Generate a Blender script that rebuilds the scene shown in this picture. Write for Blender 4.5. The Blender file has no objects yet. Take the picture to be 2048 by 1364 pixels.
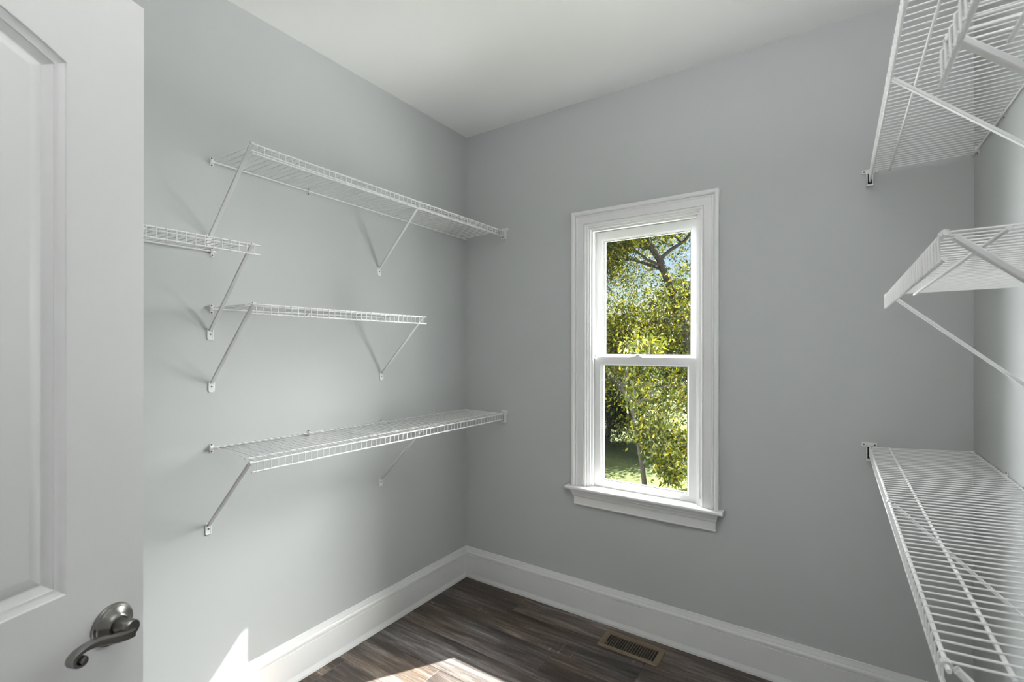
import bpy, bmesh, math, random
from mathutils import Vector, Matrix
import numpy as np

# ------------------------------------------------------------------ camera
S = bpy.context.scene
COL = S.collection
F_PX, YAW, CX, CY, CAM_H, ROLL = 957.35, math.radians(33.746), 1024.0, 696.63, 1.4214, 0.0012
cam_data = bpy.data.cameras.new('camera')
cam = bpy.data.objects.new('camera', cam_data)
COL.objects.link(cam)
cam_data.sensor_width = 36.0
cam_data.sensor_fit = 'HORIZONTAL'
cam_data.lens = 36.0 * F_PX / 2048.0
cam_data.shift_y = (CY - 682.0) / 2048.0
cam_data.clip_start = 0.02
cam_data.dof.use_dof = True
cam_data.dof.focus_distance = 2.3
cam_data.dof.aperture_fstop = 7.1
fw = Vector((-math.sin(YAW), math.cos(YAW), 0)); rt = Vector((math.cos(YAW), math.sin(YAW), 0)); up = Vector((0, 0, 1))
cu = up * math.cos(ROLL) - rt * math.sin(ROLL)
cr = rt * math.cos(ROLL) + up * math.sin(ROLL)
m = Matrix((cr, cu, -fw)).transposed().to_4x4()
m.translation = Vector((0, 0, CAM_H))
cam.matrix_world = m
S.camera = cam

# ------------------------------------------------------------------ room numbers
L, R, B, FR, H = -1.9052, 0.4211, 2.3352, -0.36, 2.74      # left, right, back, front walls, ceiling
GROUND = -0.55

# ------------------------------------------------------------------ light and exposure
S.view_settings.view_transform = 'Standard'
S.view_settings.look = 'None'
S.view_settings.exposure = 0.0
S.view_settings.gamma = 1.0
S.view_settings.use_curve_mapping = False

SUN_DIR = Vector((-0.617, -1.0, -1.13)).normalized()     # the way the light travels, in through the window
world = bpy.data.worlds.new('sky'); S.world = world
world.use_nodes = True
wn = world.node_tree.nodes; wl = world.node_tree.links
wn.clear()
w_out = wn.new('ShaderNodeOutputWorld'); w_bg = wn.new('ShaderNodeBackground'); w_sky = wn.new('ShaderNodeTexSky')
w_sky.sky_type = 'NISHITA'
w_sky.sun_disc = False
w_sky.sun_elevation = math.asin(-SUN_DIR.z)
w_sky.sun_rotation = math.atan2(-SUN_DIR.x, -SUN_DIR.y)
w_sky.altitude = 200
w_sky.dust_density = 1.2
w_bg.inputs['Strength'].default_value = 0.16
wl.new(w_sky.outputs[0], w_bg.inputs[0]); wl.new(w_bg.outputs[0], w_out.inputs[0])

sun_d = bpy.data.lights.new('sun', 'SUN'); sun = bpy.data.objects.new('sun', sun_d); COL.objects.link(sun)
sun_d.energy = 58.0; sun_d.angle = math.radians(0.55); sun_d.color = (1.0, 0.965, 0.92)
sun.rotation_euler = SUN_DIR.to_track_quat('-Z', 'Y').to_euler(); sun.location = (4, 8, 9)

def area(name, loc, target, sx, sy, power, color=(1, 1, 1)):
    d = bpy.data.lights.new(name, 'AREA'); o = bpy.data.objects.new(name, d); COL.objects.link(o)
    d.shape = 'RECTANGLE'; d.size = sx; d.size_y = sy; d.energy = power; d.color = color
    o.location = loc
    o.rotation_euler = (Vector(target) - Vector(loc)).to_track_quat('-Z', 'Y').to_euler()
    return o
# added fill lamps standing in for bright sky and sunlit ground outside the window
area('sky_fill_near_sun', (0.45, 5.1, 2.75), (-0.79, 2.4, 1.35), 1.8, 2.8, 760.0, (1.0, 0.985, 0.98))
area('sky_fill_above_sun', (0.9, 4.7, 3.7), (-0.79, 2.4, 1.30), 1.6, 1.6, 930.0, (1.0, 0.985, 0.98))
area('sky_fill_left', (-3.6, 4.15, 2.0), (-0.79, 2.4, 1.35), 2.2, 2.6, 1900.0, (0.975, 0.975, 1.0))
area('ground_fill', (1.2, 4.2, -0.3), (-0.79, 2.4, 1.35), 2.0, 2.0, 540.0, (1.0, 0.98, 0.985))
# added fill lamps, out of view: hall floor bounce and an uplight without fixture
area('hall_fill', (-0.35, -1.2, 0.06), (-0.35, -1.2, 3.0), 1.2, 1.2, 24.0, (1.0, 0.98, 0.98))
area('ceiling_fill', (-0.12, 0.42, 2.2), (-0.12, 0.43, 3.0), 0.35, 0.35, 36.0, (1.0, 0.985, 0.99))

# ------------------------------------------------------------------ materials
def new_mat(name):
    mt = bpy.data.materials.new(name); mt.use_nodes = True
    nt = mt.node_tree; b = nt.nodes['Principled BSDF']
    return mt, nt, b

def paint(name, col, rough=0.5, bump=0.0, scale=300.0, metal=0.0, var=0.0, spec=0.5):
    mt, nt, b = new_mat(name)
    b.inputs['Base Color'].default_value = (*col, 1); b.inputs['Roughness'].default_value = rough
    b.inputs['Metallic'].default_value = metal; b.inputs['Specular IOR Level'].default_value = spec
    tc = nt.nodes.new('ShaderNodeTexCoord'); ns = nt.nodes.new('ShaderNodeTexNoise')
    ns.inputs['Scale'].default_value = scale; ns.inputs['Detail'].default_value = 3
    nt.links.new(tc.outputs['Object'], ns.inputs['Vector'])
    if bump:
        bp = nt.nodes.new('ShaderNodeBump'); bp.inputs['Strength'].default_value = bump; bp.inputs['Distance'].default_value = 0.001
        nt.links.new(ns.outputs['Fac'], bp.inputs['Height']); nt.links.new(bp.outputs['Normal'], b.inputs['Normal'])
    if var:
        mx = nt.nodes.new('ShaderNodeMix'); mx.data_type = 'RGBA'
        mx.inputs['A'].default_value = (*[c * (1 - var) for c in col], 1); mx.inputs['B'].default_value = (*[min(1, c * (1 + var)) for c in col], 1)
        nt.links.new(ns.outputs['Fac'], mx.inputs['Factor']); nt.links.new(mx.outputs['Result'], b.inputs['Base Color'])
    return mt

M = {}
M['wall'] = paint('grey_wall_paint', (0.459, 0.4745, 0.474), 0.62, 0.12, 420, spec=0.3)
M['ceiling'] = paint('white_ceiling_paint', (0.86, 0.86, 0.85), 0.8, 0.1, 300, spec=0.2)
M['trim'] = paint('white_trim_paint', (0.74, 0.74, 0.735), 0.32, 0.03, 60)
M['vinyl'] = paint('white_window_vinyl', (0.75, 0.75, 0.75), 0.3, 0.0, 60)
M['door'] = paint('white_door_paint', (0.63, 0.63, 0.63), 0.42, 0.05, 160)
M['wire'] = paint('white_vinyl_coated_steel', (0.76, 0.765, 0.76), 0.35, 0.0, 80)
M['brace'] = paint('white_painted_steel', (0.64, 0.645, 0.645), 0.4, 0.0, 80)
M['plastic'] = paint('white_clip_plastic', (0.74, 0.74, 0.735), 0.4, 0.0, 80)
M['screw'] = paint('dark_screw_steel', (0.16, 0.15, 0.14), 0.4, 0.0, 80, metal=0.8)
M['nickel'] = paint('satin_nickel', (0.25, 0.243, 0.232), 0.30, 0.02, 900, metal=1.0)
M['dark'] = paint('slot_shade', (0.012, 0.010, 0.009), 0.8)  # near-black colour painted for the shade inside slots and pockets
M['register'] = paint('tan_register_enamel', (0.135, 0.098, 0.058), 0.38, 0.04, 200, var=0.08)
M['louver'] = paint('brown_louver_enamel', (0.20, 0.15, 0.10), 0.4)
M['gasket'] = paint('dark_glazing_gasket', (0.03, 0.03, 0.03), 0.6)
M['siding'] = paint('white_exterior_siding', (0.7, 0.7, 0.68), 0.6)
M['subfloor'] = paint('dark_subfloor', (0.02, 0.018, 0.016), 0.9)

def glass_mat():
    mt, nt, b = new_mat('clear_window_glass'); nt.nodes.remove(b)
    out = nt.nodes['Material Output']
    tr = nt.nodes.new('ShaderNodeBsdfTransparent'); gl = nt.nodes.new('ShaderNodeBsdfGlossy'); mx = nt.nodes.new('ShaderNodeMixShader')
    lw = nt.nodes.new('ShaderNodeLayerWeight'); lw.inputs['Blend'].default_value = 0.5
    pw = nt.nodes.new('ShaderNodeMath'); pw.operation = 'POWER'; pw.inputs[1].default_value = 4.0; nt.links.new(lw.outputs['Facing'], pw.inputs[0])
    fr = nt.nodes.new('ShaderNodeMath'); fr.operation = 'MULTIPLY_ADD'; fr.inputs[1].default_value = 0.5; fr.inputs[2].default_value = 0.03; nt.links.new(pw.outputs[0], fr.inputs[0])
    tr.inputs['Color'].default_value = (0.93, 0.95, 0.94, 1); gl.inputs['Roughness'].default_value = 0.02
    nt.links.new(fr.outputs[0], mx.inputs[0]); nt.links.new(tr.outputs[0], mx.inputs[1]); nt.links.new(gl.outputs[0], mx.inputs[2])
    nt.links.new(mx.outputs[0], out.inputs['Surface'])
    return mt
M['glass'] = glass_mat()

def plank_mat():
    mt, nt, b = new_mat('weathered_vinyl_plank')
    N = nt.nodes.new; K = nt.links.new
    tc = N('ShaderNodeTexCoord'); oi = N('ShaderNodeObjectInfo')
    off = N('ShaderNodeVectorMath'); off.operation = 'MULTIPLY_ADD'
    cmb = N('ShaderNodeCombineXYZ'); K(oi.outputs['Random'], cmb.inputs[0]); K(oi.outputs['Random'], cmb.inputs[1]); K(oi.outputs['Random'], cmb.inputs[2])
    K(cmb.outputs[0], off.inputs[0]); off.inputs[1].default_value = (37.0, 19.0, 11.0); K(tc.outputs['Object'], off.inputs[2])
    def noise(scale_vec, detail, rough, dist=0.0):
        mp = N('ShaderNodeMapping'); mp.inputs['Scale'].default_value = scale_vec; K(off.outputs[0], mp.inputs['Vector'])
        ns = N('ShaderNodeTexNoise'); ns.inputs['Scale'].default_value = 1.0; ns.inputs['Detail'].default_value = detail
        ns.inputs['Roughness'].default_value = rough; ns.inputs['Distortion'].default_value = dist
        K(mp.outputs[0], ns.inputs['Vector']); return ns
    broad = noise((1.3, 10, 1), 3, 0.55, 0.6)
    mid = noise((2.6, 42, 1), 5, 0.62, 0.5)
    grain = noise((6, 150, 1), 4, 0.72, 0.3)
    fine = noise((22, 520, 1), 2, 0.6, 0.0)
    sawm = noise((150, 7, 1), 2, 0.5, 0.2)            # cross-cut saw marks
    sawmask = noise((2.2, 14, 1), 2, 0.5, 0.4)
    tint = noise((1.1, 5.0, 1), 2, 0.5, 0.3)
    # grey-brown tint
    r1 = N('ShaderNodeValToRGB'); e = r1.color_ramp.elements
    e[0].position = 0.34; e[0].color = (0.018, 0.0140, 0.0120, 1); e[1].position = 0.76; e[1].color = (0.40, 0.36, 0.33, 1)
    x = e.new(0.45); x.color = (0.046, 0.037, 0.032, 1); x = e.new(0.53); x.color = (0.085, 0.071, 0.062, 1); x = e.new(0.62); x.color = (0.165, 0.143, 0.127, 1)
    def madd(a, k, c):
        q = N('ShaderNodeMath'); q.operation = 'MULTIPLY_ADD'; K(a, q.inputs[0]); q.inputs[1].default_value = k
        if isinstance(c, float): q.inputs[2].default_value = c
        else: K(c, q.inputs[2])
        return q.outputs[0]
    v = madd(broad.outputs['Fac'], 0.50, -0.20)
    v = madd(mid.outputs['Fac'], 0.45, v)
    v = madd(grain.outputs['Fac'], 0.34, v)
    v = madd(fine.outputs['Fac'], 0.16, v)
    v = madd(oi.outputs['Random'], 0.03, v)
    a3 = N('ShaderNodeMath'); a3.operation = 'ADD'; K(v, a3.inputs[0]); a3.inputs[1].default_value = -0.145
    a6 = N('ShaderNodeMath'); a6.operation = 'ADD'; K(v, a6.inputs[0]); a6.inputs[1].default_value = -0.032
    # saw marks brighten
    sm = N('ShaderNodeMapRange'); sm.inputs['From Min'].default_value = 0.56; sm.inputs['From Max'].default_value = 0.66; K(sawm.outputs['Fac'], sm.inputs['Value'])
    sk = N('ShaderNodeMapRange'); sk.inputs['From Min'].default_value = 0.60; sk.inputs['From Max'].default_value = 0.70; K(sawmask.outputs['Fac'], sk.inputs['Value'])
    sp = N('ShaderNodeMath'); sp.operation = 'MULTIPLY'; K(sm.outputs[0], sp.inputs[0]); K(sk.outputs[0], sp.inputs[1])
    s2 = N('ShaderNodeMath'); s2.operation = 'MULTIPLY_ADD'; K(sp.outputs[0], s2.inputs[0]); s2.inputs[1].default_value = 0.13; K(a6.outputs[0], s2.inputs[2])
    K(s2.outputs[0], r1.inputs['Fac'])
    hs = N('ShaderNodeMix'); hs.data_type = 'RGBA'; hs.blend_type = 'MULTIPLY'; hs.inputs['Factor'].default_value = 1.0
    r2 = N('ShaderNodeValToRGB'); e = r2.color_ramp.elements
    e[0].position = 0.38; e[0].color = (1.0, 0.90, 0.80, 1); e[1].position = 0.62; e[1].color = (0.93, 0.98, 1.06, 1)
    K(tint.outputs['Fac'], r2.inputs['Fac']); K(r1.outputs[0], hs.inputs['A']); K(r2.outputs[0], hs.inputs['B'])
    K(hs.outputs['Result'], b.inputs['Base Color'])
    rr = N('ShaderNodeMapRange'); rr.inputs['To Min'].default_value = 0.42; rr.inputs['To Max'].default_value = 0.62; b.inputs['Specular IOR Level'].default_value = 0.32; K(grain.outputs['Fac'], rr.inputs['Value']); K(rr.outputs[0], b.inputs['Roughness'])
    bp = N('ShaderNodeBump'); bp.inputs['Strength'].default_value = 0.25; bp.inputs['Distance'].default_value = 0.0012
    K(a3.outputs[0], bp.inputs['Height']); K(bp.outputs[0], b.inputs['Normal'])
    return mt
M['plank'] = plank_mat()

def leaf_mat(name, c_lo, c_mid, c_hi, trans=0.55):
    mt, nt, b = new_mat(name); N = nt.nodes.new; K = nt.links.new
    at = N('ShaderNodeAttribute'); at.attribute_name = 'leaf_rand'
    rp = N('ShaderNodeValToRGB'); e = rp.color_ramp.elements
    e[0].position = 0.0; e[0].color = (*c_lo, 1); e[1].position = 1.0; e[1].color = (*c_hi, 1); x = e.new(0.6); x.color = (*c_mid, 1)
    K(at.outputs['Fac'], rp.inputs['Fac']); K(rp.outputs[0], b.inputs['Base Color'])
    b.inputs['Roughness'].default_value = 0.32; b.inputs['Specular IOR Level'].default_value = 0.55
    tl = N('ShaderNodeBsdfTranslucent'); mx = N('ShaderNodeMixShader'); mx.inputs[0].default_value = trans
    g = N('ShaderNodeMix'); g.data_type = 'RGBA'; g.blend_type = 'MULTIPLY'; g.inputs['Factor'].default_value = 1.0; g.inputs['B'].default_value = (1.15, 1.08, 0.45, 1)
    K(rp.outputs[0], g.inputs['A']); K(g.outputs['Result'], tl.inputs['Color'])
    K(b.outputs[0], mx.inputs[1]); K(tl.outputs[0], mx.inputs[2]); K(mx.outputs[0], nt.nodes['Material Output'].inputs['Surface'])
    return mt
M['leaf_gold'] = leaf_mat('yellow_green_leaves', (0.018, 0.034, 0.006), (0.064, 0.079, 0.008), (0.225, 0.19, 0.014))
M['leaf_green'] = leaf_mat('mid_green_leaves', (0.014, 0.028, 0.006), (0.038, 0.058, 0.009), (0.115, 0.125, 0.014), 0.5)
M['leaf_dark'] = leaf_mat('dark_green_leaves', (0.008, 0.015, 0.005), (0.017, 0.027, 0.006), (0.052, 0.062, 0.011), 0.35)
M['bark'] = paint('dark_bark', (0.026, 0.021, 0.017), 0.9, 0.6, 40, var=0.35)

def lawn_mat():
    mt, nt, b = new_mat('mown_grass'); N = nt.nodes.new; K = nt.links.new
    tc = N('ShaderNodeTexCoord'); n1 = N('ShaderNodeTexNoise'); n1.inputs['Scale'].default_value = 0.6; n1.inputs['Detail'].default_value = 6
    n2 = N('ShaderNodeTexNoise'); n2.inputs['Scale'].default_value = 28; n2.inputs['Detail'].default_value = 4
    K(tc.outputs['Object'], n1.inputs['Vector']); K(tc.outputs['Object'], n2.inputs['Vector'])
    ad = N('ShaderNodeMath'); ad.operation = 'ADD'; K(n1.outputs['Fac'], ad.inputs[0]); K(n2.outputs['Fac'], ad.inputs[1])
    rp = N('ShaderNodeValToRGB'); e = rp.color_ramp.elements
    e[0].position = 0.8 / 2; e[0].color = (0.032, 0.050, 0.008, 1); e[1].position = 0.62; e[1].color = (0.098, 0.122, 0.020, 1)
    hf = N('ShaderNodeMath'); hf.operation = 'MULTIPLY'; hf.inputs[1].default_value = 0.5; K(ad.outputs[0], hf.inputs[0])
    K(hf.outputs[0], rp.inputs['Fac']); K(rp.outputs[0], b.inputs['Base Color']); b.inputs['Roughness'].default_value = 0.9
    bp = N('ShaderNodeBump'); bp.inputs['Strength'].default_value = 0.7; bp.inputs['Distance'].default_value = 0.03
    K(n2.outputs['Fac'], bp.inputs['Height']); K(bp.outputs[0], b.inputs['Normal'])
    return mt
M['lawn'] = lawn_mat()

# ------------------------------------------------------------------ mesh helpers
class MB:
    """collects shapes for ONE mesh object"""
    def __init__(s): s.v = []; s.f = []
    def add(s, vs, fs):
        o = len(s.v); s.v += [tuple(p) for p in vs]; s.f += [tuple(i + o for i in f) for f in fs]; return s
    def box(s, x0, y0, z0, x1, y1, z1):
        vs = [(x, y, z) for z in (z0, z1) for y in (y0, y1) for x in (x0, x1)]
        return s.add(vs, [(0, 2, 3, 1), (4, 5, 7, 6), (0, 1, 5, 4), (2, 6, 7, 3), (0, 4, 6, 2), (1, 3, 7, 5)])
    def tube(s, pts, r, n=8, cap=True, ref=None):
        pts = [Vector(p) for p in pts]; rs = r if isinstance(r, (list, tuple)) else [r] * len(pts)
        rings = []; a = None
        for i, p in enumerate(pts):
            t = (pts[min(i + 1, len(pts) - 1)] - pts[max(i - 1, 0)]).normalized()
            if a is None:
                a = Vector(ref) if ref else (Vector((0, 0, 1)) if abs(t.z) < 0.9 else Vector((1, 0, 0)))
            a = (a - t * a.dot(t)).normalized(); b = t.cross(a)
            rings.append([p + (a * math.cos(2 * math.pi * k / n) + b * math.sin(2 * math.pi * k / n)) * rs[i] for k in range(n)])
        return s.loft(rings, cap)
    def loft(s, rings, cap=True):
        n = len(rings[0]); vs = [q for rg in rings for q in rg]; fs = []
        for i in range(len(rings) - 1):
            for k in range(n):
                fs.append((i * n + k, i * n + (k + 1) % n, (i + 1) * n + (k + 1) % n, (i + 1) * n + k))
        if cap:
            fs.append(tuple(reversed(range(n)))); fs.append(tuple(range((len(rings) - 1) * n, len(rings) * n)))
        return s.add(vs, fs)
    def prism(s, prof, axis_pts, ax, ay):
        """closed 2-D profile (a,b) swept straight between two points; ax, ay are the profile axes"""
        ax = Vector(ax); ay = Vector(ay)
        return s.loft([[Vector(p) + ax * a + ay * b for a, b in prof] for p in axis_pts])
    def lathe(s, prof, c, axis, n=32):
        """prof: (radius, height along axis)"""
        axis = Vector(axis).normalized(); c = Vector(c)
        a = Vector((0, 0, 1)) if abs(axis.z) < 0.9 else Vector((1, 0, 0)); a = (a - axis * a.dot(axis)).normalized(); b = axis.cross(a)
        return s.loft([[c + axis * h + (a * math.cos(2 * math.pi * k / n) + b * math.sin(2 * math.pi * k / n)) * max(r, 1e-5) for k in range(n)] for r, h in prof])
    def xf(s, mat):
        s.v = [tuple(mat @ Vector(p)) for p in s.v]; return s
    def mesh(s, name, mat, smooth=False, bevel=0.0):
        me = bpy.data.meshes.new(name); me.from_pydata(s.v, [], s.f)
        bm = bmesh.new(); bm.from_mesh(me); bmesh.ops.recalc_face_normals(bm, faces=bm.faces); bm.to_mesh(me); bm.free()
        me.materials.append(mat)
        if smooth:
            me.shade_smooth()
            me.set_sharp_from_angle(angle=math.radians(38))
        return me
    def build(s, name, mat, parent=None, loc=(0, 0, 0), smooth=False, bevel=0.0):
        o = bpy.data.objects.new(name, s.mesh(name, mat, smooth)); COL.objects.link(o)
        o.location = loc
        if parent: o.parent = parent
        if bevel:
            bv = o.modifiers.new('bevel', 'BEVEL'); bv.width = bevel; bv.segments = 2; bv.limit_method = 'ANGLE'; bv.angle_limit = math.radians(40)
        return o

def place(name, me, parent=None, loc=(0, 0, 0), rot=(0, 0, 0), scale=(1, 1, 1)):
    o = bpy.data.objects.new(name, me); COL.objects.link(o); o.location = loc; o.rotation_euler = rot; o.scale = scale
    if parent: o.parent = parent
    return o
def empty(name, loc=(0, 0, 0)):
    o = bpy.data.objects.new(name, None); COL.objects.link(o); o.location = loc; o.empty_display_size = 0.05; return o
def thing(o, label, cat, group=None):
    o['label'] = label; o['category'] = cat
    if group: o['group'] = group
    return o
def struct(o): o['kind'] = 'structure'; return o

# ------------------------------------------------------------------ room shell
WX0, WX1, WZ0, WZ1 = -1.083, -0.502, 0.672, 2.068          # rough opening of the window
BT = 0.17                                                  # thickness of the outer wall
w = MB(); x0, x1 = L - 0.12, R + 0.12
w.box(x0, B, -0.25, WX0, B + BT, H + 0.15).box(WX1, B, -0.25, x1, B + BT, H + 0.15)
w.box(WX0, B, -0.25, WX1, B + BT, WZ0).box(WX0, B, WZ1, WX1, B + BT, H + 0.15)
struct(w.build('wall_back', M['wall']))
struct(MB().box(L - 0.12, -2.2, -0.1, L, B, H + 0.1).build('wall_left', M['wall']))
struct(MB().box(R, -2.2, -0.1, R + 0.12, B, H + 0.1).build('wall_right', M['wall']))
DX0, DX1, DZ = -0.80, 0.02, 2.06                           # doorway in the front wall, behind the camera
w = MB(); y0, y1 = FR - 0.12, FR
w.box(L, y0, 0, DX0, y1, H).box(DX1, y0, 0, R, y1, H).box(DX0, y0, DZ, DX1, y1, H)
struct(w.build('wall_front', M['wall']))
struct(MB().box(L, -2.2, 0, R, -2.1, H).build('wall_hall', M['wall']))
struct(MB().box(L - 0.12, -2.2, H, R + 0.12, B + BT, H + 0.12).build('ceiling', M['ceiling']))
floor = struct(MB().box(L - 0.1, -2.2, -0.12, R + 0.1, B + 0.02, -0.008).build('floor', M['subfloor']))

# plank floor: rows run along the back wall, each plank its own piece
PW, PL = 0.19375, 1.22
random.seed(5)
plank_meshes = {}
row = 0; ytop = 2.1637 + PW
starts = {0: -1.4400, 1: -0.70, 2: -1.08, 3: -0.86, 4: -1.4415, 5: -0.62}
while ytop > -2.1:
    ybot = max(ytop - PW, -2.1); yt = min(ytop, B)
    s0 = starts.get(row, -1.44 + random.random() * PL)
    while s0 > L: s0 -= PL
    x = s0
    while x < R:
        xa, xb = max(x, L), min(x + PL, R)
        if xb - xa > 0.01:
            key = (round(xb - xa, 4), round(yt - ybot, 4))
            if key not in plank_meshes:
                a, b2, g, c = (xb - xa) / 2, (yt - ybot) / 2, 0.0002, 0.0007
                mb = MB(); vs = []
                for zz, d in ((-0.008, g), (-c, g), (0.0, g + c)):
                    vs += [(-a + d, -b2 + d, zz), (a - d, -b2 + d, zz), (a - d, b2 - d, zz), (-a + d, b2 - d, zz)]
                fs = [(8, 9, 10, 11)] + [(i * 4 + k, i * 4 + (k + 1) % 4, (i + 1) * 4 + (k + 1) % 4, (i + 1) * 4 + k) for i in (0, 1) for k in range(4)]
                plank_meshes[key] = mb.add(vs, fs).mesh('plank', M['plank'])
            place('plank', plank_meshes[key], floor, ((xa + xb) / 2, (yt + ybot) / 2, 0))
        x += PL
    ytop -= PW; row += 1

# baseboards: tall board with moulded cap and small shoe
BBP = [(0, 0), (0.0185, 0), (0.018, 0.010), (0.0155, 0.020), (0.0135, 0.029), (0.0135, 0.137), (0.0105, 0.1385), (0.0105, 0.141), (0.015, 0.1435),
       (0.015, 0.153), (0.0135, 0.158), (0.0105, 0.163), (0.0105, 0.1655), (0.0085, 0.172), (0.0065, 0.179), (0.0055, 0.1864), (0, 0.1864)]
def baseboard(name, p0, p1, nrm, m0, m1):
    p0, p1, nrm = Vector(p0), Vector(p1), Vector(nrm); d = (p1 - p0).normalized()
    r0 = [p0 + nrm * t + Vector((0, 0, z)) + d * t * m0 for t, z in BBP]
    r1 = [p1 + nrm * t + Vector((0, 0, z)) - d * t * m1 for t, z in BBP]
    return struct(MB().loft([r0, r1]).build(name, M['trim']))
baseboard('baseboard_left', (L, FR, 0), (L, B, 0), (1, 0, 0), 0, 1)
baseboard('baseboard_back', (L, B, 0), (R, B, 0), (0, -1, 0), 1, 1)
baseboard('baseboard_right', (R, FR, 0), (R, B, 0), (-1, 0, 0), 0, 1)

# ------------------------------------------------------------------ window
win = struct(empty('window_1', (0, 0, 0)))
CZ0 = 0.690                                                # top of the stool
# casing profile: (distance outwards from its inner edge, thickness off the wall)
CW = 0.078
CPR = [(0, 0), (0, 0.0125), (0.004, 0.0150), (0.008, 0.0150), (0.0105, 0.0125), (0.0125, 0.0165), (0.046, 0.0165), (0.050, 0.0195), (0.054, 0.0195),
       (0.0575, 0.0165), (0.0600, 0.0230), (0.064, 0.0265), (0.070, 0.0275), (CW - 0.002, 0.0275), (CW, 0.0260), (CW, 0)]
ix0, ix1, iz1 = -1.083, -0.502, 2.068
def cpt(corner, out, u, t): return Vector((corner[0] + out[0] * u, B - t, corner[1] + out[1] * u))
MB().loft([[cpt((ix0, CZ0), (-1, 0), u, t) for u, t in CPR], [cpt((ix0, iz1), (-1, 1), u, t) for u, t in CPR]]).build('casing', M['trim'], win)
MB().loft([[cpt((ix1, CZ0), (1, 0), u, t) for u, t in CPR], [cpt((ix1, iz1), (1, 1), u, t) for u, t in CPR]]).build('casing', M['trim'], win)
MB().loft([[cpt((ix0, iz1), (-1, 1), u, t) for u, t in CPR], [cpt((ix1, iz1), (1, 1), u, t) for u, t in CPR]]).build('casing', M['trim'], win)
# stool with rounded nose
sp = [(0.062, 0.0), (-0.044, 0.0), (-0.0485, -0.002), (-0.051, -0.006), (-0.051, -0.012), (-0.0485, -0.016), (-0.044, -0.018), (0.062, -0.018)]
st = MB()
st.loft([[Vector((x, B + a, CZ0 + b)) for a, b in [(0.062, 0), (-0.001, 0), (-0.001, -0.018), (0.062, -0.018)]] for x in (ix0 + 0.0005, ix1 - 0.0005)])
spn = [(0.0, 0.0), (-0.044, 0.0), (-0.0485, -0.002), (-0.051, -0.006), (-0.051, -0.012), (-0.0485, -0.016), (-0.044, -0.018), (0.0, -0.018)]
st.loft([[Vector((x, B + a, CZ0 + b)) for a, b in spn] for x in (-1.188, -0.403)])
st.build('stool', M['trim'], win)
# apron: stepped moulding under the stool, ends returned to the wall
apz = [(0.042, 0.0), (0.040, -0.006), (0.035, -0.009), (0.035, -0.014), (0.030, -0.018), (0.0275, -0.026), (0.0275, -0.030), (0.022, -0.033), (0.022, -0.0365),
       (0.0165, -0.040), (0.0165, -0.074), (0.0185, -0.079), (0.017, -0.083), (0, -0.083), (0, 0)]
def apx(t): return (t - 0.0165) * 0.55
MB().loft([[Vector((-1.148 - apx(t), B - t, CZ0 - 0.018 + z)) for t, z in apz], [Vector((-0.437 + apx(t), B - t, CZ0 - 0.018 + z)) for t, z in apz]]).build('apron', M['trim'], win)
# frame: stepped vinyl frame against the opening
def ring(mb, x0, x1, z0, z1, w_, ya, yb, wt=None, wb=None):
    """four-sided picture frame of member width w_ between depths ya (room side) and yb"""
    wt = w_ if wt is None else wt; wb = w_ if wb is None else wb
    o = [(x0, z0), (x1, z0), (x1, z1), (x0, z1)]; i = [(x0 + w_, z0 + wb), (x1 - w_, z0 + wb), (x1 - w_, z1 - wt), (x0 + w_, z1 - wt)]
    vs = [(x, y, z) for y in (ya, yb) for (x, z) in o] + [(x, y, z) for y in (ya, yb) for (x, z) in i]
    fs = []
    for k in range(4):
        n = (k + 1) % 4
        fs += [(k, n, 8 + n, 8 + k), (4 + k, 12 + k, 12 + n, 4 + n), (k, 4 + k, 4 + n, n), (8 + k, 8 + n, 12 + n, 12 + k)]
    return mb.add(vs, fs)
fr = MB()
ring(fr, ix0, ix1, 0.66, iz1 + 0.001, 0.0095, B - 0.006, B + 0.15, wt=0.009, wb=0.012)
ring(fr, ix0, ix1, 0.66, iz1, 0.019, B + 0.004, B + 0.15, wt=0.018, wb=0.012)
ring(fr, ix0, ix1, 0.66, iz1, 0.029, B + 0.016, B + 0.032, wt=0.028, wb=0.012)
ring(fr, ix0, ix1, 0.66, iz1, 0.029, B + 0.116, B + 0.15, wt=0.028, wb=0.02)
fr.build('window_frame', M['vinyl'], win)
def sash(x0, x1, z0, z1, gx0, gx1, gz0, gz1, ya, yb):
    s = MB(); bead = 0.009
    for (a0, a1, c0, c1, wide, y_a, y_b) in ((x0, x1, z0, z1, None, ya, yb),):
        o = [(x0, z0), (x1, z0), (x1, z1), (x0, z1)]
        i = [(gx0 - bead, gz0 - bead), (gx1 + bead, gz0 - bead), (gx1 + bead, gz1 + bead), (gx0 - bead, gz1 + bead)]
        j = [(gx0, gz0), (gx1, gz0), (gx1, gz1), (gx0, gz1)]
        rings = [[(x, yb, z) for x, z in o], [(x, ya, z) for x, z in o], [(x, ya, z) for x, z in i], [(x, ya + 0.004, z) for x, z in i],
                 [(x, ya + 0.010, z) for x, z in j], [(x, yb, z) for x, z in j]]
        s.loft([[Vector(p) for p in rg] for rg in rings] + [[Vector(p) for p in rings[0]]], cap=False)
    so = s.build('sash', M['vinyl'], win)
    g = MB(); ring(g, gx0 - 0.0005, gx1 + 0.0005, gz0 - 0.0005, gz1 + 0.0005, 0.0022, ya + 0.0105, ya + 0.016)
    g.build('gasket', M['gasket'], so)
    MB().box(gx0 - 0.002, ya + 0.016, gz0 - 0.002, gx1 + 0.002, ya + 0.020, gz1 + 0.002).build('glass_pane', M['glass'], so)
    return so
low = sash(-1.062, -0.523, 0.688, 1.3765, -1.0100, -0.5765, 0.7265, 1.3320, B + 0.036, B + 0.070)
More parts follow.
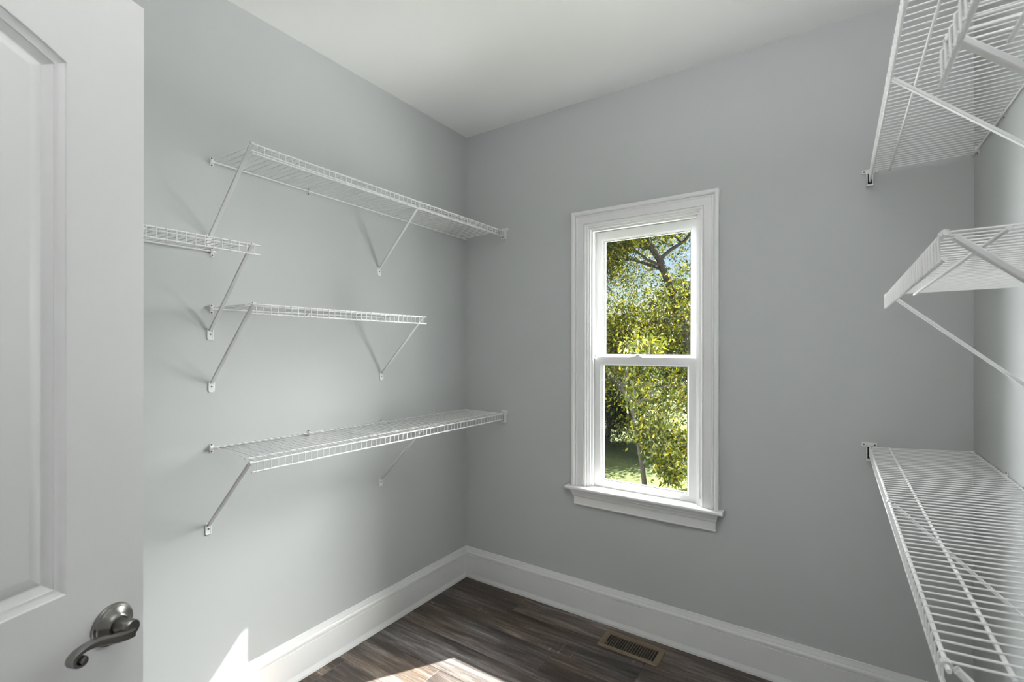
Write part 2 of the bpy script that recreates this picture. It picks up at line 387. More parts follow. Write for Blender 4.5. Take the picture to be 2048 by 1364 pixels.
upp = sash(-1.0665, -0.5185, 1.352, 2.0475, -1.0190, -0.5715, 1.391, 1.9970, B + 0.078, B + 0.112)
lk = MB(); lk.box(-0.855, B + 0.040, 1.3765, -0.797, B + 0.066, 1.382).lathe([(0.012, 0), (0.012, 0.006), (0.009, 0.010), (0, 0.011)], (-0.824, B + 0.053, 1.381), (0, 0, 1), 16)
lk.box(-0.826, B + 0.034, 1.384, -0.806, B + 0.058, 1.390)
lk.build('sash_lock', M['vinyl'], low)
# outside trim of the window, then the eave over it
ex = MB(); ring(ex, WX0 - 0.09, WX1 + 0.09, 0.60, WZ1 + 0.09, 0.088, B + BT, B + BT + 0.02)
ex.build('exterior_casing', M['siding'], win)
struct(MB().box(-5.0, B + BT, 2.715, 4.0, B + 0.754, 2.87).build('trim_1', M['siding']))

# ------------------------------------------------------------------ open door
E0 = Vector((-1.0414, 0.3518, 0)); dd = Vector((-0.354, 0.935, 0)).normalized(); dn = Vector((dd.y, -dd.x, 0))
DW, DT, DBOT, DTOP = 0.762, 0.035, 0.010, 2.0385
door = struct(empty('door_1', tuple(E0 - dd * DW)))
# local door space: x = distance from hinge edge, y = off the face (towards the camera +), z up
def door_leaf():
    bm = bmesh.new()
    def loop(pts): return [bm.verts.new(p) for p in pts]
    stile = 0.1235; xa, xb = stile, DW - stile
    hw = (xb - xa) / 2; Rr = 0.575; cx_ = (xa + xb) / 2; zs = 1.8684; zc = zs - math.sqrt(Rr * Rr - hw * hw)
    NA = 32
    def upper(d):
        h2, R2 = hw - d, Rr - d; z0 = zc; out = [(xa + d, 1.0345 + d), (xb - d, 1.0345 + d)]; t1 = math.asin(h2 / R2)
        return out + [(cx_ + R2 * math.sin(t1 - 2 * t1 * k / NA), z0 + R2 * math.cos(t1 - 2 * t1 * k / NA)) for k in range(NA + 1)]
    def lower(d): return [(xa + d, 0.235 + d), (xb - d, 0.235 + d), (xb - d, 0.845 - d), (xa + d, 0.845 - d)]
    prof = [(0.0, 0.0), (0.0015, -0.0026), (0.0060, -0.0050), (0.0110, -0.0072), (0.0122, -0.0074), (0.0130, -0.0090), (0.0185, -0.0125), (0.0240, -0.0148), (0.0258, -0.0148), (0.0440, -0.0050), (0.0460, -0.0046)]
    outer = [(0, DBOT), (DW, DBOT), (DW, DTOP), (0, DTOP)]
    edges = []
    fo = loop([(x, 0, z) for x, z in outer])
    loops = []
    for poly in (upper, lower):
        rings = []
        for d, dep in prof:
            rings.append(loop([(p[0], dep, p[1]) for p in poly(d)]))
        for i in range(len(rings) - 1):
            n = len(rings[i])
            for k in range(n): bm.faces.new((rings[i][k], rings[i][(k + 1) % n], rings[i + 1][(k + 1) % n], rings[i + 1][k]))
        bm.faces.new(rings[-1]); loops.append(rings[0])
    for lp in [fo] + loops:
        for k in range(len(lp)):
            e = bm.edges.get((lp[k], lp[(k + 1) % len(lp)])) or bm.edges.new((lp[k], lp[(k + 1) % len(lp)])); edges.append(e)
    bmesh.ops.triangle_fill(bm, use_beauty=True, use_dissolve=False, edges=edges)
    bo = loop([(x, -DT, z) for x, z in outer])
    for k in range(4): bm.faces.new((fo[k], fo[(k + 1) % 4], bo[(k + 1) % 4], bo[k]))
    bm.faces.new(bo)
    bmesh.ops.recalc_face_normals(bm, faces=bm.faces)
    me = bpy.data.meshes.new('door_leaf'); bm.to_mesh(me); bm.free(); me.materials.append(M['door'])
    me.shade_smooth(); me.set_sharp_from_angle(angle=math.radians(20))
    return me
DM = Matrix(((dd.x, dn.x, 0, 0), (dd.y, dn.y, 0, 0), (0, 0, 1, 0), (0, 0, 0, 1)))
door.matrix_world = Matrix.Translation(E0 - dd * DW) @ DM
leaf = place('door_leaf', door_leaf(), door)
# lever set
hx, hz = DW - 0.0555, 0.9500
hset = empty('lever_handle'); hset.parent = door; hset.location = (hx, 0, hz)
MB().lathe([(0.0, 0.0), (0.0338, 0.0), (0.0342, 0.0025), (0.0330, 0.0048), (0.0305, 0.0056), (0.0292, 0.0062), (0.0285, 0.0082), (0.0262, 0.0095), (0.0225, 0.0118),
            (0.0182, 0.0150), (0.0165, 0.0168), (0.0150, 0.0172), (0.0138, 0.0160), (0.0, 0.0160)], (0, 0, 0), (0, 1, 0), 48).build('rose', M['nickel'], hset, smooth=True)
lv = MB()
lv.lathe([(0.0, 0.012), (0.0122, 0.012), (0.0122, 0.026), (0.0126, 0.031), (0.0132, 0.034), (0.0132, 0.0425), (0.0127, 0.0455), (0.0115, 0.0468), (0.0, 0.0472)], (0, 0, 0), (0, 1, 0), 40)
path = [(-0.058, 0.9420), (-0.0726, 0.9438), (-0.0866, 0.9472), (-0.1002, 0.9522), (-0.1134, 0.9562), (-0.1261, 0.9583), (-0.1359, 0.9580), (-0.1450, 0.9555),
        (-0.1510, 0.9505), (-0.1515, 0.9440), (-0.1465, 0.9388), (-0.1395, 0.9378), (-0.1345, 0.9410), (-0.1340, 0.9458), (-0.1372, 0.9488), (-0.1410, 0.9475)]
hw_ = [0.0074, 0.0074, 0.0067, 0.0060, 0.0054, 0.0048, 0.0040, 0.0038, 0.0035, 0.0031, 0.0027, 0.0024, 0.0022, 0.0020, 0.0018, 0.0015]
wd_ = [0.0105, 0.0105, 0.0098, 0.0090, 0.0084, 0.0080, 0.0078, 0.0078, 0.0080, 0.0082, 0.0084, 0.0086, 0.0088, 0.0088, 0.0088, 0.0086]
pp = [Vector((DW + s + 0.003 + 0.003 * (-0.058 - s) / 0.1 - hx, 0, z - hz)) for s, z in path]
# densify with Catmull-Rom
dense = []
for i in range(len(pp) - 1):
    a, b, c, d = pp[max(i - 1, 0)], pp[i], pp[i + 1], pp[min(i + 2, len(pp) - 1)]
    for k in range(4):
        t = k / 4; q = 0.5 * ((2 * b) + (c - a) * t + (2 * a - 5 * b + 4 * c - d) * t * t + (3 * b - a - 3 * c + d) * t ** 3)
        dense.append((q, hw_[i] * (1 - t) + hw_[i + 1] * t, wd_[i] * (1 - t) + wd_[i + 1] * t))
dense.append((pp[-1], hw_[-1], wd_[-1]))
rings = []
for i, (q, a, wd) in enumerate(dense):
    t = (dense[min(i + 1, len(dense) - 1)][0] - dense[max(i - 1, 0)][0]).normalized(); nn = Vector((-t.z, 0, t.x)); yc = 0.0415
    rg = []
    for sx, sy in ((-1, -0.7), (-0.7, -1), (0.7, -1), (1, -0.7), (1, 0.7), (0.7, 1), (-0.7, 1), (-1, 0.7)):
        rg.append(q + nn * a * sx + Vector((0, yc + wd * sy, 0)))
    rings.append(rg)
lv.loft(rings)
lv.lathe([(0.0, 0.0320), (0.0048, 0.0320), (0.0052, 0.0335), (0.0052, 0.0495), (0.0045, 0.0512), (0.0, 0.0516)], (DW - 0.1338 - hx, 0, 0.9445 - hz), (0, 1, 0), 20)
lv.build('lever', M['nickel'], hset, smooth=True)
MB().lathe([(0, 0.0), (0.0026, 0.0), (0.0026, 0.0022), (0.0016, 0.0028), (0, 0.0016)], (-0.0098, 0.024, -0.0075), (-0.75, 0.0, -0.62), 12).build('set_screw', M['screw'], hset)

# ------------------------------------------------------------------ wire shelves
WP, RR, WR = 0.0254, 0.0029, 0.0015
DEP = 0.297
def wire_mesh():
    d = DEP
    pts = [(0.0025, 0, 0.0035), (d - 0.004, 0, 0.0038), (d + 0.0005, 0, 0.0030), (d + 0.0034, 0, 0.0002), (d + 0.0040, 0, -0.005), (d + 0.0038, 0, -0.0345)]
    return MB().tube(pts, WR, 6, ref=(0, 1, 0)).mesh('cross_wire', M['wire'], smooth=True)
WIRE = wire_mesh()
SCREW = MB().lathe([(0, 0), (0.0033, 0), (0.0033, 0.0012), (0.0022, 0.002), (0, 0.0014)], (0, 0, 0), (1, 0, 0), 10).mesh('screw', M['screw'])
def clip_mesh(end):
    c = MB(); w_ = 0.0065 if end else 0.0048; hi = 0.0185 if end else 0.016
    # rounded back plate
    pr = []
    for k in range(16):
        a = 2 * math.pi * k / 16; pr.append((w_ * math.cos(a), (hi - w_) * (1 if math.sin(a) > 0 else -1) + w_ * math.sin(a)))
    c.loft([[Vector((u, a, b - 0.001)) for a, b in pr] for u in (0.0003, 0.0028)])
    # hook round the rail
    hook = [Vector((0.006 + 0.0052 * math.cos(t), 0, 0.0052 * math.sin(t))) for t in [math.pi * (0.95 - 1.75 * k / 9) for k in range(10)]]
    rg = []
    for q in hook:
        o = (q - Vector((0.006, 0, 0))).normalized()
        rg.append([q - o * 0.0011 + Vector((0, -w_ * 0.8, 0)), q + o * 0.0011 + Vector((0, -w_ * 0.8, 0)), q + o * 0.0011 + Vector((0, w_ * 0.8, 0)), q - o * 0.0011 + Vector((0, w_ * 0.8, 0))])
    c.loft(rg)
    if end: c.box(0.0003, -w_ - 0.0015, -0.0085, 0.0125, -w_, 0.0085)
    return c.mesh('wall_clip', M['plastic'], smooth=True)
CLIP_E, CLIP_M = clip_mesh(True), clip_mesh(False)
def foot_mesh():
    pr = []; w_, h_, r_ = 0.0112, 0.0225, 0.007
    for cx_, cz_, a0 in ((w_ - r_, h_ - r_, 0), (-w_ + r_, h_ - r_, 90), (-w_ + r_, -h_ + r_, 180), (w_ - r_, -h_ + r_, 270)):
        for k in range(5):
            a = math.radians(a0 + 22.5 * k); pr.append((cx_ + r_ * math.cos(a), cz_ + r_ * math.sin(a)))
    c = MB(); c.loft([[Vector((0.0002, a, b)) for a, b in pr], [Vector((0.0028, a, b)) for a, b in pr], [Vector((0.0036, a * 0.9, b * 0.94)) for a, b in pr],
                      [Vector((0.0036, a * 0.74, b * 0.84)) for a, b in pr], [Vector((0.0026, a * 0.70, b * 0.80)) for a, b in pr]])
    return c.mesh('foot_plate', M['wire'], smooth=True)
FOOT = foot_mesh()
def end_bracket_mesh(side):
    """plate on the back wall with two ears and a U-shaped pocket; local x across, y out of the wall (-y into room), z from shelf top"""
    c = MB()
    def rbox(a0, b0, c0, a1, b1, c1): c.box(a0, b0, c0, a1, b1, c1)
    rbox(-0.024, -0.0035, 0.002, 0.024, -0.0003, 0.0185)
    rbox(-0.0105, -0.0035, -0.050, 0.0105, -0.0003, 0.002)
    rbox(-0.0105, -0.023, -0.050, -0.0070, -0.0035, 0.010)
    rbox(0.0070, -0.023, -0.050, 0.0105, -0.0035, 0.010)
    rbox(-0.0070, -0.023, -0.050, 0.0070, -0.0035, -0.0435)
    return c.mesh('end_bracket', M['plastic'])
ENDB = end_bracket_mesh(1)
POCKET_SHADE = MB().box(-0.0069, -0.0050, -0.0434, 0.0069, -0.0036, 0.0015).mesh('pocket', M['dark'])  # dark sheet that paints the shade inside the bracket

def wire_shelf(side, y0, y1, zb, zf, xf, braces, clips, to_back, label, first_wire=0.010):
    """side +1: hangs on the left wall; -1: on the right wall. zb, zf, xf: (value at y0, value at y1) of back rail height, front height, front edge x"""
    wx = L if side > 0 else R
    root = empty('wire_shelf', (wx, y0, zb[0]))
    thing(root, label, 'shelf', 'white wire closet shelves on the side walls')
    def lerp(p, y): t = (y - y0) / (y1 - y0); return p[0] * (1 - t) + p[1] * t
    def fx(y): return (lerp(xf, y) - wx) * side                      # depth of the shelf at y
    def P(y, u, dz=0.0):                                             # local to root
        d = fx(y); return Vector((side * u, y - y0, lerp(zb, y) + (lerp(zf, y) - lerp(zb, y)) * u / d + dz - zb[0]))
    yr = y1 - 0.006 if to_back else y1
    def rod(name, ua, ub, dz, ya, yb, r):
        n = 6; MB().tube([P(ya + (yb - ya) * k / n, ua if ua >= 0 and not ub else fx(ya + (yb - ya) * k / n) + ub, dz) for k in range(n + 1)], r, 10).build(name, M['wire'], root, smooth=True)
    rod('back_rail', 0.006, None, 0.0, y0, yr, RR)
    rod('middle_rail', -1, -0.060, 0.0, y0 + 0.004, yr, RR)
    yo = yr if to_back else yr + 0.007                                # open ends run a little past the last wire
    rod('front_rail', -1, -0.0005, 0.0, y0 - 0.007, yo, RR)
    rod('lip_rail', -1, 0.0002, -0.0315, y0 - 0.004, yo, RR)
    y = y0 + first_wire
    while y < yr - 0.004:
        d = fx(y); ang = math.atan2(lerp(zf, y) - lerp(zb, y), d)
        o = place('cross_wire', WIRE, root, (0, y - y0, lerp(zb, y) - zb[0]), (0, -ang if side > 0 else -ang, 0 if side > 0 else math.pi), (d / DEP, 1, 1))
        y += WP
    rz = 0 if side > 0 else math.pi
    for yc, end in clips:
        cl = place('wall_clip', CLIP_E if end else CLIP_M, root, P(yc, 0.0), (0, 0, rz), (1, -1 if (end and side < 0) else 1, 1))
        for dz in ((0.0125, -0.0135) if end else (0.0105, -0.0115)):
            place('screw', SCREW, cl, (0.0026, 0, dz))
    for yb, zfoot in braces:
        d = fx(yb); a = P(yb, d - 0.0095, -0.004); zf_ = zfoot - zb[0]
        foot = Vector((side * 0.004, yb - y0, zf_ + 0.013))
        t = (a - foot).normalized(); nrm = Vector((0, 1, 0)); v = t.cross(nrm).normalized()
        if v.z < 0: v = -v
        # slim bar with softened edges
        w_, h_, c_ = 0.0066, 0.0076, 0.0012
        pr = [(-w_ + c_, 0), (-w_, c_), (-w_, h_ - c_), (-w_ + c_, h_), (w_ - c_, h_), (w_, h_ - c_), (w_, c_), (w_ - c_, 0)]
        br = MB(); br.loft([[foot + nrm * p + v * (q - h_ / 2) for p, q in pr], [a + nrm * p + v * (q - h_ / 2) for p, q in pr]])
        # hook over the front rail
        hk = []
        fr_ = P(yb, d - 0.0005, 0.0)
        for k in range(9):
            ang = math.radians(225 - 33 * k); o = Vector((side * math.cos(ang), 0, math.sin(ang)))
            q = fr_ + o * 0.0046
            hk.append([q - o * 0.0014 - nrm * 0.0055, q + o * 0.0014 - nrm * 0.0055, q + o * 0.0014 + nrm * 0.0055, q - o * 0.0014 + nrm * 0.0055])
        br.loft(hk)
        bo = br.build('brace', M['brace'], root)
        ft = place('foot_plate', FOOT, bo, (side * 0.0, yb - y0, zf_), (0, 0, rz))
        place('screw', SCREW, bo, (side * 0.0026, yb - y0, zf_ - 0.001), (0, 0, rz))
    if to_back:
        eb = place('end_bracket', ENDB, root, (side * (fx(y1) + 0.0015), B - y0, lerp(zf, y1) - zb[0]))
        place('pocket', POCKET_SHADE, eb)
        for sx in (-0.0175, 0.0175):
            place('screw', SCREW, eb, (sx, -0.0032, 0.0105), (0, 0, -math.pi / 2))
    return root

lx = L + DEP
wire_shelf(1, 0.850, B, (2.108, 2.099), (2.103, 2.113), (lx, lx - 0.004), [(0.846, 1.818), (1.640, 1.809)],
           [(0.852, True), (1.2453, False), (1.650, False), (2.052, False)], True, 'topmost white wire shelf on the left wall, running into the back corner')
wire_shelf(1, 0.848, 1.664, (1.565, 1.577), (1.568, 1.5695), (lx, lx), [(0.853, 1.2793), (1.655, 1.2799)],
           [(0.8525, True), (1.243, False), (1.651, False)], False, 'shorter white wire shelf midway up the left wall, with both ends open')
wire_shelf(1, 0.850, B, (1.0526, 1.040), (1.0380, 1.0345), (lx, lx - 0.003), [(0.843, 0.7577), (1.652, 0.7433)],
           [(0.853, True), (1.2467, False), (1.652, False), (2.06, False)], True, 'lowest white wire shelf on the left wall, running into the back corner')
wire_shelf(1, -0.10, 0.866, (1.777, 1.777), (1.7665, 1.7668), (lx, lx), [(0.849, 1.4727), (0.04, 1.4727)],
           [(0.8545, True), (0.45, False), (0.05, True)], False, 'white wire shelf on the left wall, partly hidden behind the open door', first_wire=0.0125)
rx1 = 0.1238
wire_shelf(-1, 0.800, B, (2.108, 2.108), (2.100, 2.104), (0.1120, rx1), [(1.530, 1.812), (0.83, 1.812)],
           [(2.262, True), (1.959, False), (1.553, False)], True, 'topmost white wire shelf on the right wall, reaching the back wall')
wire_shelf(-1, 0.806, 1.672, (1.570, 1.570), (1.566, 1.566), (0.1180, 0.1240), [(0.808, 1.285), (1.625, 1.290)],
           [(1.553, False), (1.15, False)], False, 'short white wire shelf midway up the right wall, with both ends open')
wire_shelf(-1, 0.772, B, (1.052, 1.055), (1.036, 1.036), (0.1162, rx1), [(0.782, 0.752), (1.525, 0.752)],
           [(1.9351, False), (1.553, False)], True, 'lowest white wire shelf on the right wall, reaching the back wall')
wire_shelf(-1, -0.20, 0.798, (1.790, 1.790), (1.7835, 1.7845), (0.1145, 0.1145), [(0.752, 1.482), (0.0, 1.482)],
           [(0.79, False), (0.38, False)], False, 'white wire shelf nearest the camera, high on the right wall', first_wire=0.010)

# ------------------------------------------------------------------ floor register
rg0 = empty('floor_register', (-0.790, 2.2000, 0.0))
thing(rg0, 'tan metal floor register with a row of dark slots, by the back baseboard', 'vent')
rot = math.radians(-0.3); rg0.rotation_euler = (0, 0, rot)
hx_, hy_ = 0.146, 0.0660; sx_, sy_ = 0.119, 0.0445
def rrect(a, b, r, z, n=5):
    out = []
    for cx_, cy_, a0 in ((a - r, b - r, 0), (-a + r, b - r, 90), (-a + r, -b + r, 180), (a - r, -b + r, 270)):
        for k in range(n): t = math.radians(a0 + 90 * k / (n - 1)); out.append(Vector((cx_ + r * math.cos(t), cy_ + r * math.sin(t), z)))
    return out
fb = MB(); fb.loft([rrect(hx_, hy_, 0.010, 0.0003), rrect(hx_, hy_, 0.010, 0.0030), rrect(hx_ - 0.003, hy_ - 0.003, 0.008, 0.0058), rrect(sx_ + 0.0015, sy_ + 0.0015, 0.002, 0.0058),
                    rrect(sx_, sy_, 0.0015, 0.0045), rrect(sx_, sy_, 0.0015, 0.0006)], cap=False)
fb.build('frame', M['register'], rg0, smooth=True)
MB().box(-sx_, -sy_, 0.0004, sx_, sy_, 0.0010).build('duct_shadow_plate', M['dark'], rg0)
NSL = 20; pitch = 2 * sx_ / NSL
lm = MB(); lm.loft([[Vector((a, y, z)) for a, z in ((-0.0011, 0.0052), (0.0011, 0.0052), (0.0017, 0.0012), (-0.0005, 0.0012))] for y in (-sy_, sy_)])
LOUV = lm.mesh('louver', M['register'])
for k in range(1, NSL): place('louver', LOUV, rg0, (-sx_ + pitch * k, 0, 0))
MB().box(-sx_ + 0.0028, -0.034, 0.0012, -sx_ + 0.0068, -0.016, 0.0052).build('damper_lever', M['register'], rg0)

# ------------------------------------------------------------------ outdoors
lawn = MB(); gx = np.linspace(-45, 25, 36); gy = np.linspace(B + 0.3, 75, 38)
vs = []
for yy in gy:
    for xx in gx: vs.append((xx, yy, GROUND + 0.05 * math.sin(xx * 0.8) * math.sin(yy * 0.5) + 0.012 * max(0, yy - 10)))
fs = [(j * 36 + i, j * 36 + i + 1, (j + 1) * 36 + i + 1, (j + 1) * 36 + i) for j in range(37) for i in range(35)]
lo = lawn.add(vs, fs).build('lawn', M['lawn'], smooth=True); struct(lo)

def leaves_object(name, centers, size, mat, parent, seed, droop=0.5):
    """one mesh of folded leaf blades at the given points"""
    rng = np.random.default_rng(seed); n = len(centers)
    c = np.asarray(centers)
    d = rng.normal(size=(n, 3)); d[:, 2] -= droop; d /= np.linalg.norm(d, axis=1, keepdims=True)
    u = rng.normal(size=(n, 3)); s_ = np.cross(d, u); s_ /= np.linalg.norm(s_, axis=1, keepdims=True); nn = np.cross(s_, d)
    ln = size * (0.6 + 0.8 * rng.random((n, 1))); wd = ln * (0.19 + 0.08 * rng.random((n, 1)))
    p0 = c; p3 = c + d * ln
    mid = c + d * ln * 0.45
    a = mid + s_ * wd + nn * wd * 0.35; b = mid - s_ * wd + nn * wd * 0.35
    v = np.stack([p0, a, p3, b], axis=1).reshape(-1, 3)
    me = bpy.data.meshes.new(name)
    idx = np.arange(n)[:, None] * 4
    tris = np.concatenate([idx + np.array([[0, 1, 2]]), idx + np.array([[0, 2, 3]])], axis=1).reshape(-1, 3)
    me.vertices.add(len(v)); me.vertices.foreach_set('co', v.ravel().astype(np.float32))
    nt_ = len(tris); me.loops.add(nt_ * 3); me.loops.foreach_set('vertex_index', tris.ravel().astype(np.int32))
    me.polygons.add(nt_); me.polygons.foreach_set('loop_start', np.arange(0, nt_ * 3, 3, dtype=np.int32)); me.polygons.foreach_set('loop_total', np.full(nt_, 3, dtype=np.int32))
    me.update(calc_edges=True); me.validate()
    at = me.attributes.new('leaf_rand', 'FLOAT', 'POINT'); r = np.repeat(rng.random(n), 4).astype(np.float32); at.data.foreach_set('value', r)
    me.materials.append(mat)
    o = bpy.data.objects.new(name, me); COL.objects.link(o)
    o['kind'] = 'stuff'
    if parent: o.parent = parent
    return o

def grow(mb, rng, p, d, length, r, depth, tips, up_bias=0.12, kids=3, wander=0.22):
    """one branch as a wandering tapered tube, then its side branches; twig points are collected in tips"""
    n = 6; pts = [p.copy()]; rs = [r]; q = p.copy(); dirv = d.normalized()
    for k in range(n):
        dirv = (dirv + Vector((rng.gauss(0, wander), rng.gauss(0, wander), rng.gauss(up_bias, wander)))).normalized()
        q = q + dirv * (length / n); pts.append(q.copy()); rs.append(max(r * (1 - 0.75 * (k + 1) / n), 0.002))
    mb.tube(pts, rs, 7 if r > 0.03 else 5, cap=False)
    if depth <= 1:
        for k in range(1, n + 1): tips.append((pts[k], length))
    if depth > 0:
        for k in range(kids + (1 if depth > 1 else 0)):
            t = 0.3 + 0.7 * (k + rng.random()) / (kids + 1); i = min(int(t * n), n - 1); s = pts[i].lerp(pts[i + 1], t * n - i)
            side = Vector((rng.gauss(0, 1), rng.gauss(0, 1), rng.gauss(0.1, 0.7))).normalized()
            nd = (dirv * 0.5 + side * 0.9).normalized()
            grow(mb, rng, s, nd, length * (0.5 + 0.25 * rng.random()), max(rs[i] * 0.6, 0.003), depth - 1, tips, up_bias, kids, wander)

def tree(name, label, base, limbs, leaf, size, per_tip, spread, seed, trunk_pts=None, trunk_r=None, depth=2, kids=3, group=None, cat='tree', droop=0.5, up_bias=0.08):
    rng = random.Random(seed); base = Vector(base)
    root = empty(name, base); thing(root, label, cat, group)
    mb = MB(); tips = []
    if trunk_pts: mb.tube([Vector(p) - base for p in trunk_pts], trunk_r, 9, cap=False)
    mb.build('trunk', M['bark'], root, smooth=True)
    bm_ = MB()
    for p, d, ln, r in limbs: grow(bm_, rng, Vector(p) - base, Vector(d), ln, r, depth, tips, up_bias, kids)
    bm_.build('branch', M['bark'], root, smooth=True)['kind'] = 'stuff'
    g = np.random.default_rng(seed + 1)
    pts = np.array([tuple(t[0]) for t in tips]); pts = np.repeat(pts, per_tip, axis=0) + g.normal(scale=spread, size=(len(tips) * per_tip, 3))
    pts = pts[pts[:, 2] + base.z > GROUND + 0.03]
    leaves_object('foliage', pts, size, M[leaf], root, seed + 2, droop)
    return root

# big leaning tree just to the right of the view, its limb crossing the upper pane
tp = [(-1.35, 7.2, GROUND - 0.1), (-1.45, 7.15, 0.6), (-1.66, 7.0, 1.60)]
limb = [(-1.66, 7.0, 1.60), (-1.80, 7.0, 1.88), (-1.92, 7.0, 2.28), (-2.09, 7.0, 2.72), (-2.32, 7.0, 3.08), (-2.7, 7.1, 3.45), (-3.1, 7.2, 3.9)]
tree('leaning_tree', 'large yellow-green tree with a dark leaning limb, seen through the upper pane', (-1.35, 7.2, GROUND),
     [((-2.0, 7.0, 2.55), (-1.0, 0.2, 0.32), 1.6, 0.030), ((-2.09, 7.0, 2.72), (0.7, 0.3, 0.8), 1.3, 0.030), ((-2.3, 7.0, 3.05), (-0.9, -0.3, 0.3), 1.5, 0.030),
      ((-1.75, 7.0, 1.80), (-1.0, -0.15, -0.14), 1.6, 0.040), ((-1.72, 7.0, 1.70), (-0.9, 0.5, -0.22), 1.6, 0.026), ((-2.7, 7.1, 3.45), (-1.0, 0.0, 0.1), 1.5, 0.03),
      ((-2.3, 7.1, 3.3), (-0.3, -0.6, 0.4), 1.3, 0.03), ((-3.1, 7.2, 3.9), (-0.5, 0.2, 0.3), 1.3, 0.03), ((-1.85, 7.0, 2.1), (0.9, 0.3, 0.4), 1.2, 0.03),
      ((-2.5, 7.05, 3.2), (-0.9, 0.6, -0.15), 1.5, 0.03), ((-2.05, 7.0, 2.62), (-0.8, -0.5, 0.25), 1.3, 0.025), ((-1.5, 7.1, 1.0), (-1.0, 0.2, 0.25), 1.5, 0.024), ((-2.5, 7.0, 3.2), (-0.6, -0.2, -0.35), 1.2, 0.022), ((-2.85, 7.1, 3.6), (-0.1, -0.3, -0.8), 1.1, 0.02), ((-2.2, 7.0, 2.9), (-0.8, 0.4, -0.05), 1.3, 0.022)],
     'leaf_gold', 0.046, 44, 0.15, 11, tp + limb, [0.15, 0.125, 0.10, 0.085, 0.07, 0.06, 0.05, 0.04, 0.03, 0.02][:len(tp + limb)], depth=2, kids=4, up_bias=0.02)
# tall tree further left, its crown hanging into the top of the upper pane
tree('tall_tree', 'tall pale green tree behind the leaning limb, at the top left of the panes', (-6.0, 11.6, GROUND),
     [((-5.7, 11.5, 3.4), (1.0, 0.0, 0.35), 1.6, 0.03), ((-5.7, 11.5, 3.8), (0.8, 0.4, 0.5), 1.6, 0.03), ((-5.6, 11.5, 4.3), (1.0, 0.3, 0.2), 1.8, 0.03), ((-5.6, 11.5, 4.7), (0.7, 0.5, 0.5), 1.5, 0.03),
      ((-5.7, 11.5, 4.0), (-0.8, 0.2, 0.5), 1.4, 0.03), ((-5.6, 11.5, 4.9), (0.2, -0.3, 0.6), 1.3, 0.03), ((-5.6, 11.5, 4.4), (0.95, 0.1, -0.05), 2.2, 0.03)],
     'leaf_gold', 0.06, 38, 0.2, 71, [(-6.0, 11.6, GROUND - 0.1), (-5.9, 11.6, 1.5), (-5.7, 11.5, 3.4), (-5.6, 11.5, 5.0)], [0.15, 0.12, 0.09, 0.05], depth=2, kids=4, up_bias=0.0)
# young tree with hanging leaves in front of the lower pane
yt = [(-2.02, 6.2, GROUND), (-2.06, 6.15, -0.1), (-2.12, 6.1, 0.35), (-2.20, 6.1, 0.72), (-2.36, 6.1, 1.0)]
tree('young_tree', 'young tree with a thin forked trunk and hanging leaves, behind the lower pane', (-2.02, 6.2, GROUND),
     [((-2.20, 6.1, 0.78), (-0.8, 0.0, 0.50), 0.9, 0.022), ((-2.18, 6.1, 0.66), (0.7, -0.1, 0.55), 0.8, 0.020), ((-2.36, 6.1, 1.0), (-0.5, 0.2, 0.6), 0.8, 0.020),
      ((-2.30, 6.1, 0.9), (0.4, -0.3, 0.7), 0.8, 0.018), ((-2.12, 6.1, 0.35), (0.9, -0.1, -0.05), 0.30, 0.010), ((-1.84, 6.05, 0.30), (0.9, -0.1, -0.25), 0.42, 0.008), ((-1.84, 6.05, 0.30), (0.25, -0.2, -0.6), 0.40, 0.008), ((-1.72, 6.0, 0.02), (0.2, -0.2, -0.3), 0.22, 0.006)],
     'leaf_gold', 0.056, 13, 0.075, 21, yt, [0.035, 0.032, 0.027, 0.022, 0.018], depth=2, kids=3, droop=0.9, up_bias=0.0)
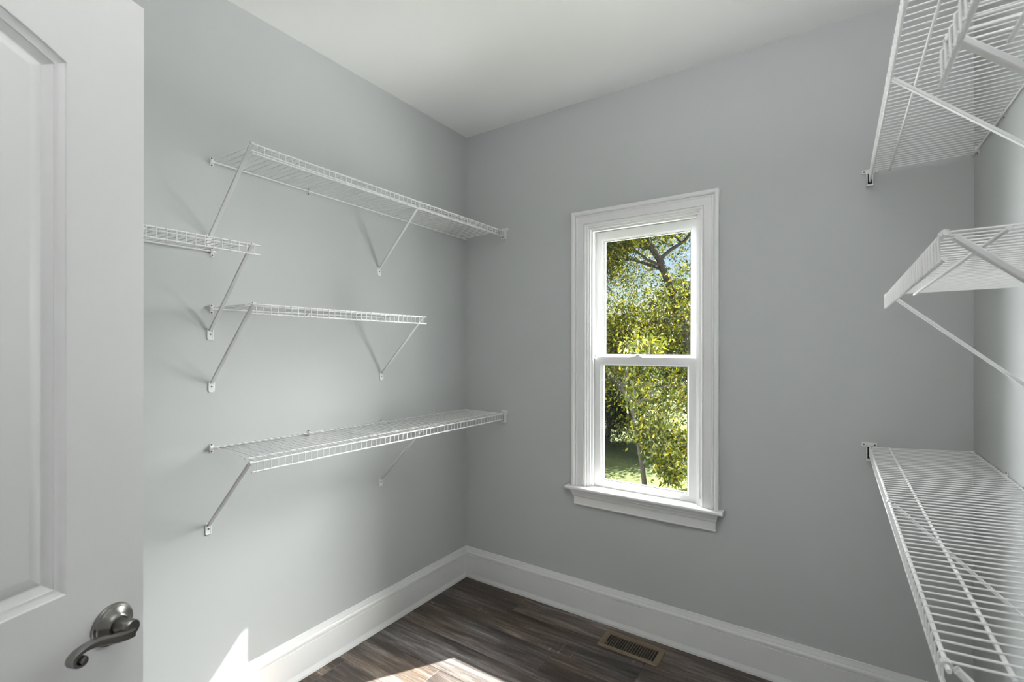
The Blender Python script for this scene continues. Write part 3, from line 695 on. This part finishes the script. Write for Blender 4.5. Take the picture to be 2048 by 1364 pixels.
# bushes and trees further back
def bush(name, label, x, y, hgt, rad, leaf, seed, n=7, size=0.09, per=14, spread=0.2, cat='shrub', z0=None, depth=2, kids=3):
    rng = random.Random(seed * 7); z = GROUND + 0.012 * max(0, y - 10) if z0 is None else z0
    limbs = []
    for k in range(n):
        a = 2 * math.pi * k / n + rng.random(); limbs.append(((x + 0.1 * math.cos(a), y + 0.1 * math.sin(a), z + hgt * (0.10 + 0.5 * rng.random())), (math.cos(a) * rad, math.sin(a) * rad, hgt * (0.15 + 0.5 * rng.random())), rad * (0.8 + 0.4 * rng.random()), 0.02 + 0.006 * hgt))
    tree(name, label, (x, y, z), limbs, leaf, size, per, spread, seed, [(x, y, z - 0.1), (x + 0.05, y, z + hgt * 0.35), (x, y + 0.05, z + hgt * 0.75)], [0.03 + 0.02 * hgt, 0.02 + 0.015 * hgt, 0.01 + 0.006 * hgt], depth=depth, kids=kids, cat=cat)
bush('dark_shrub', 'dark green shrub at the left of the lawn, behind the lower pane', -3.85, 9.3, 1.7, 0.62, 'leaf_dark', 31, 9, 0.055, 34, 0.13)
bush('side_tree', 'bushy mid-green tree at the left edge of the panes', -5.0, 13.6, 2.8, 0.95, 'leaf_green', 41, 10, 0.07, 26, 0.18, cat='tree')
bush('lawn_tree', 'golden-green tree standing beyond the lawn in the middle of the panes', -5.4, 18.5, 2.3, 1.4, 'leaf_gold', 51, 10, 0.09, 26, 0.22, cat='tree')
bush('dark_tree', 'dark tree beyond the lawn at the right edge of the lower pane', -1.75, 10.6, 3.3, 1.15, 'leaf_dark', 61, 11, 0.07, 34, 0.2, cat='tree')
random.seed(77)
k = 0
for (x, y, hh, rr_, lf, lab) in ((-15.5, 30, 3.9, 1.5, 'leaf_green', 'far green tree in the tree line, leftmost behind the lawn'),
                                 (-8.9, 23.5, 3.0, 1.15, 'leaf_dark', 'far dark tree in the tree line, left of the middle'),
                                 (-9.2, 33, 3.6, 1.4, 'leaf_green', 'far green tree in the tree line, right of the middle'),
                                 (-3.4, 26, 3.2, 1.2, 'leaf_dark', 'far dark tree in the tree line, rightmost behind the lawn')):
    bush('far_tree', lab, x, y, hh, rr_, lf, 101 + k, 9, 0.2, 16, 0.4, cat='tree'); k += 1
